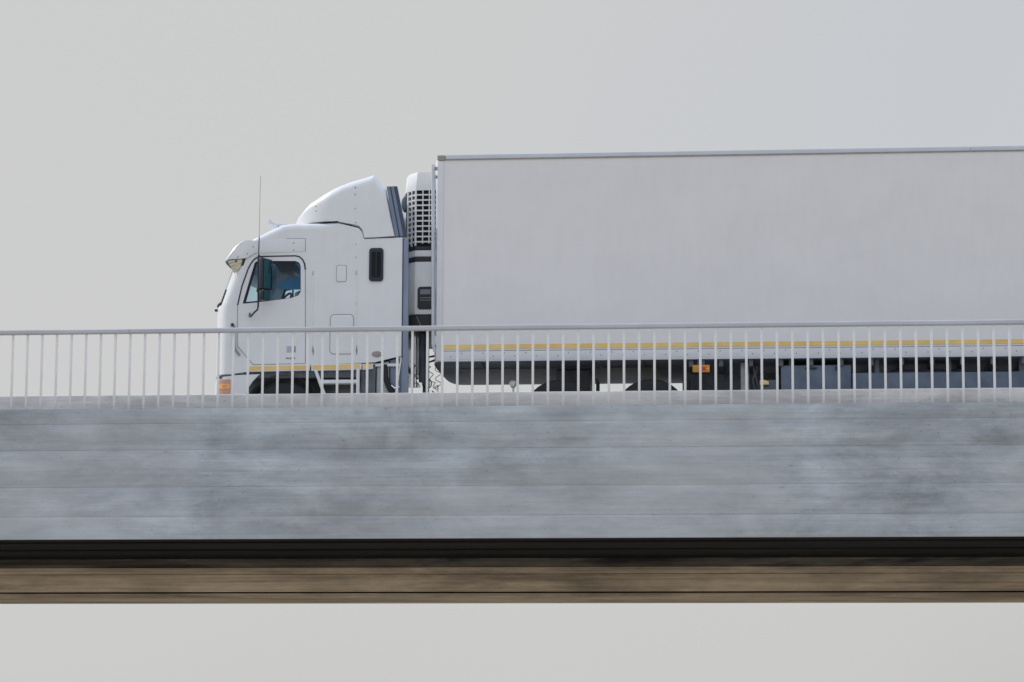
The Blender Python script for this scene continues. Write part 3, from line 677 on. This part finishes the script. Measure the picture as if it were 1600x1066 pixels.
# underside
ob = []
for t_ in ts: ob.append((X0+.035-.115*(1-abs(t_)**6), t_*(TW-.012)))
q = MB(); n = len(ob); q.v = [(x, y, 1.2955) for x, y in ob]+[(X1, TW-.012, 1.2955), (X1, -TW+.012, 1.2955)]; q.f = [list(range(n+2))]
q.build('floor_underside', M['under'], tl, smooth=0)
x = 6.6
while x < X1:
    MB().box(x-.03, x+.03, -TW+.03, TW-.03, 1.20, 1.294).build('cross_member', M['chassis'], tl, smooth=0); x += .42
MB().box(3.25, 6.1, -.55, .55, 1.283, 1.294).build('coupler_plate', M['chassis'], tl, smooth=0)
for s_ in (-1, 1): MB().box(6.45, X1, s_*.45-.06, s_*.45+.06, .88, 1.198).build('chassis_beam', M['chassis'], tl, bevel=.01)
for x in (3.6, 4.3, 5.3, 5.9): MB().box(x-.02, x+.02, -TW+.05, -.58, 1.268, 1.294).build('floor_rib', M['chassis'], tl, smooth=0)
# landing legs
for s_ in (-1, 1):
    lg = MB().box(7.29, 7.41, s_*.97-.06, s_*.97+.06, .55, 1.28).build('landing_leg', M['metalgrey'], tl, bevel=.01)
    MB().box(7.305, 7.395, s_*.97-.045, s_*.97+.045, .32, .549).build('inner_leg', M['galv'], lg, bevel=.006)
    MB().box(7.22, 7.48, s_*.97-.12, s_*.97+.12, .28, .319).build('foot_plate', M['chassis'], lg, bevel=.006)
MB().tube([(7.47, -1.10, 1.20), (7.49, -1.12, 1.10), (7.46, -1.12, 1.0), (7.50, -1.10, .88)], .012, 6).build('brake_hose', M['hose'], tl)
MB().tube([(7.52, -1.08, 1.22), (7.50, -1.12, 1.08), (7.54, -1.10, .90)], .012, 6).build('brake_hose', M['hose'], tl)
MB().prism([(7.56, .94), (7.69, .94), (7.685, .985), (7.60, 1.012), (7.565, 1.0)], -1.19, -1.10).build('yellow_valve_tag', M['yellow'], tl, bevel=.006)
MB().box(7.55, 7.82, -1.10, -.62, .72, 1.02).build('valve_box', M['bluebox'], tl, bevel=.02)
# side marker
mk = MB().box(6.622, 6.862, -TW-.005, -TW+.02, 1.113, 1.217).build('side_marker', M['orange_plate'], tl, bevel=.004)
MB().box(6.70, 6.735, -TW-.012, -TW-.0055, 1.14, 1.19).build('marker_lens', M['pale_print'], mk, bevel=.003)
MB().box(6.755, 6.80, -TW-.012, -TW-.0055, 1.135, 1.19).build('marker_lens', M['red'], mk, bevel=.003)
MB().box(6.825, 6.85, -TW-.012, -TW-.0055, 1.15, 1.175).build('marker_lens', M['yellow'], mk, bevel=.003)
MB().box(6.69, 6.79, -TW+.021, -TW+.05, 1.15, 1.29).build('marker_bracket', M['chassis'], tl, smooth=0)
# side boxes under the floor
bx = MB().box(7.857, 8.835, -TW+.06, -.62, .62, 1.206).build('pallet_box', M['bluebox'], tl, bevel=.012)
MB().box(8.20, 8.36, -TW+.045, -TW+.0595, 1.15, 1.175).build('latch', M['black'], bx, bevel=.004)
MB().box(8.62, 8.66, -TW+.045, -TW+.0595, 1.13, 1.19).build('latch', M['black'], bx, bevel=.004)
for x in (8.0, 8.7): MB().box(x-.03, x+.03, -1.15, -1.09, 1.207, 1.294).build('box_hanger', M['chassis'], bx, smooth=0)
sk = MB().box(8.845, 13.2, -TW+.09, -TW+.13, .55, 1.098).build('side_guard', M['bluebox'], tl, bevel=.01)
for x in (9.2, 10.2, 11.2, 12.2): MB().box(x-.03, x+.03, -TW+.131, -TW+.19, .60, 1.294).build('guard_post', M['chassis'], sk, smooth=0)
q = MB(); q.lathe_y([(.002, -.2), (.16, -.2), (.17, -.18), (.17, .78), (.16, .8), (.002, .8)], 0, 0, 24, False); q.v = [(9.6+y, -.85+x, 1.02+z*.95) for x, y, z in q.v]
q.build('air_tank', M['chassis'], tl)
for s_ in (-1, 1):
    for x in (12.9, 14.2, 15.5): wheel(tl, x, s_*.88, s_*1.23)
for x in (12.9, 14.2, 15.5): MB().tube([(x, -1.1, .52), (x, 1.1, .52)], .065, 12).build('axle', M['chassis'], tl)
# grab pole at the front corner
pq = MB(); pq.tube([(2.909, -1.17, 4.168), (2.934, -1.17, 1.56), (2.96, -1.17, 1.47), (3.0, -1.17, 1.43)], .0275, 12)
po = pq.build('drain_pipe', M['alu'], tl)
MB().box(2.935, X0+.04, -1.19, -1.15, 4.085, 4.135).build('pipe_bracket', M['badge'], po, bevel=.004)
MB().box(2.945, X0+.04, -1.19, -1.15, 3.965, 4.01).build('pipe_bracket', M['badge'], po, bevel=.004)
MB().box(2.95, X0+.01, -1.19, -1.165, 1.55, 1.68).build('pipe_bracket', M['white_plastic'], po, bevel=.004)

# cooling unit on the bulkhead
UW = .95; XF, XC, XB = 2.42, 2.632, 2.93            # front face, chamfer end, back
def uplan(dx=0, dy=0): return [(XB, -UW-dy), (XC, -UW-dy), (XF-dx+.07, -UW+.16-dy), (XF-dx, -UW+.40), (XF-dx, UW-.40), (XF-dx+.07, UW-.16+dy), (XC, UW+dy), (XB, UW+dy)]
def ublock(z0, z1, plan, plan2=None):
    q_ = MB(); q_.grid([[(x, y, z0) for x, y in plan], [(x, y, z1) for x, y in (plan2 or plan)]], True)
    n_ = len(plan); q_.f.append(list(range(n_))); q_.f.append(list(range(n_, 2*n_))); return q_
cu = ublock(2.03, 2.80, uplan()).build('cooling_unit', M['white_plastic'], tl, bevel=.02, smooth=30)
up2 = [(x+.025*(x < 2.9), y*.985) for x, y in uplan()]
ublock(3.86, 4.115, uplan(), up2).build('unit_hood', M['white_plastic'], cu, bevel=.012, smooth=30)
ublock(3.02, 3.855, [(x+.018*(x < 2.9), y*.98) for x, y in uplan()]).build('condenser_core', M['void'], cu, smooth=0)
ublock(2.965, 3.018, uplan(.004, .004)).build('unit_band', M['navy'], cu, bevel=.004)
ublock(2.872, 2.962, uplan()).build('unit_band', M['white_plastic'], cu, bevel=.004)
ublock(2.802, 2.869, uplan(.004, .004)).build('unit_band', M['navy'], cu, bevel=.004)
# grille bars: side face has upright bars and ten rows of openings, the chamfered corner two columns
rowsz = [3.855-.0765*i for i in range(11)]
for s_ in (-1, 1):
    for z in rowsz:
        MB().box(XC, XB, *sorted((s_*(UW-.02), s_*(UW+.002))), z-.012, z+.008).build('grille_bar', M['white_plastic'], cu, smooth=0)
    for x, wd in ((XC+.007, .0075), (2.737, .0075), (2.830, .0075)):
        MB().box(x-wd, x+wd, *sorted((s_*(UW-.018), s_*(UW+.006))), 3.06, 3.86).build('grille_post', M['white_plastic'], cu, smooth=0)
    a, b_ = Vector((XC, s_*UW)), Vector((XF+.07, s_*(UW-.16))); d = (b_-a); L1 = d.length; d.normalize(); nn = Vector((d.y, -d.x))*(1 if s_ > 0 else -1)
    if nn.y*s_ < 0: nn = -nn
    def cbar(t0, t1, z0, z1, th, name):
        p0, p1 = a+d*t0*L1, a+d*t1*L1; q_ = MB(); n0 = [p0+nn*th, p1+nn*th, p1-nn*.02, p0-nn*.02]
        q_.grid([[(p.x, p.y, z0) for p in n0], [(p.x, p.y, z1) for p in n0]], True); q_.f += [[0, 1, 2, 3], [4, 5, 6, 7]]
        return q_.build(name, M['white_plastic'], cu, smooth=0)
    for z in rowsz: cbar(0, 1, z-.013, z+.010, .003, 'grille_bar')
    for t0, t1 in ((0, .07), (.44, .52), (.88, 1.0)): cbar(t0, t1, 3.03, 3.86, .006, 'grille_post')
# dark recessed panel on the unit's side with pale print
for s_ in (-1, 1):
    pn = MB().prism(rrect(2.672, 2.905, 2.098, 2.430, .045), *sorted((s_*(UW+.001), s_*(UW+.006)))).build('unit_panel', M['black'], cu, smooth=0)
    MB().box(2.71, 2.86, *sorted((s_*(UW+.0065), s_*(UW+.009))), 2.32, 2.39).build('panel_display', M['ink'], pn, smooth=0)
    q = MB()
    for z in (2.228, 2.262):
        xx = 2.71
        while xx < 2.87: q.box(xx, xx+.010, *sorted((s_*(UW+.0065), s_*(UW+.008))), z, z+.012); xx += random.choice((.014, .018, .022))
    q.build('panel_lettering', M['pale_print'], pn, smooth=0)
MB().box(2.50, 2.93, -.93, .93, 1.80, 2.02).build('unit_tray', M['black'], cu, bevel=.01)
MB().tube([(2.66, -.935, 2.0), (2.72, -.95, 1.86)], .006, 6).build('tray_stay', M['badge'], cu)
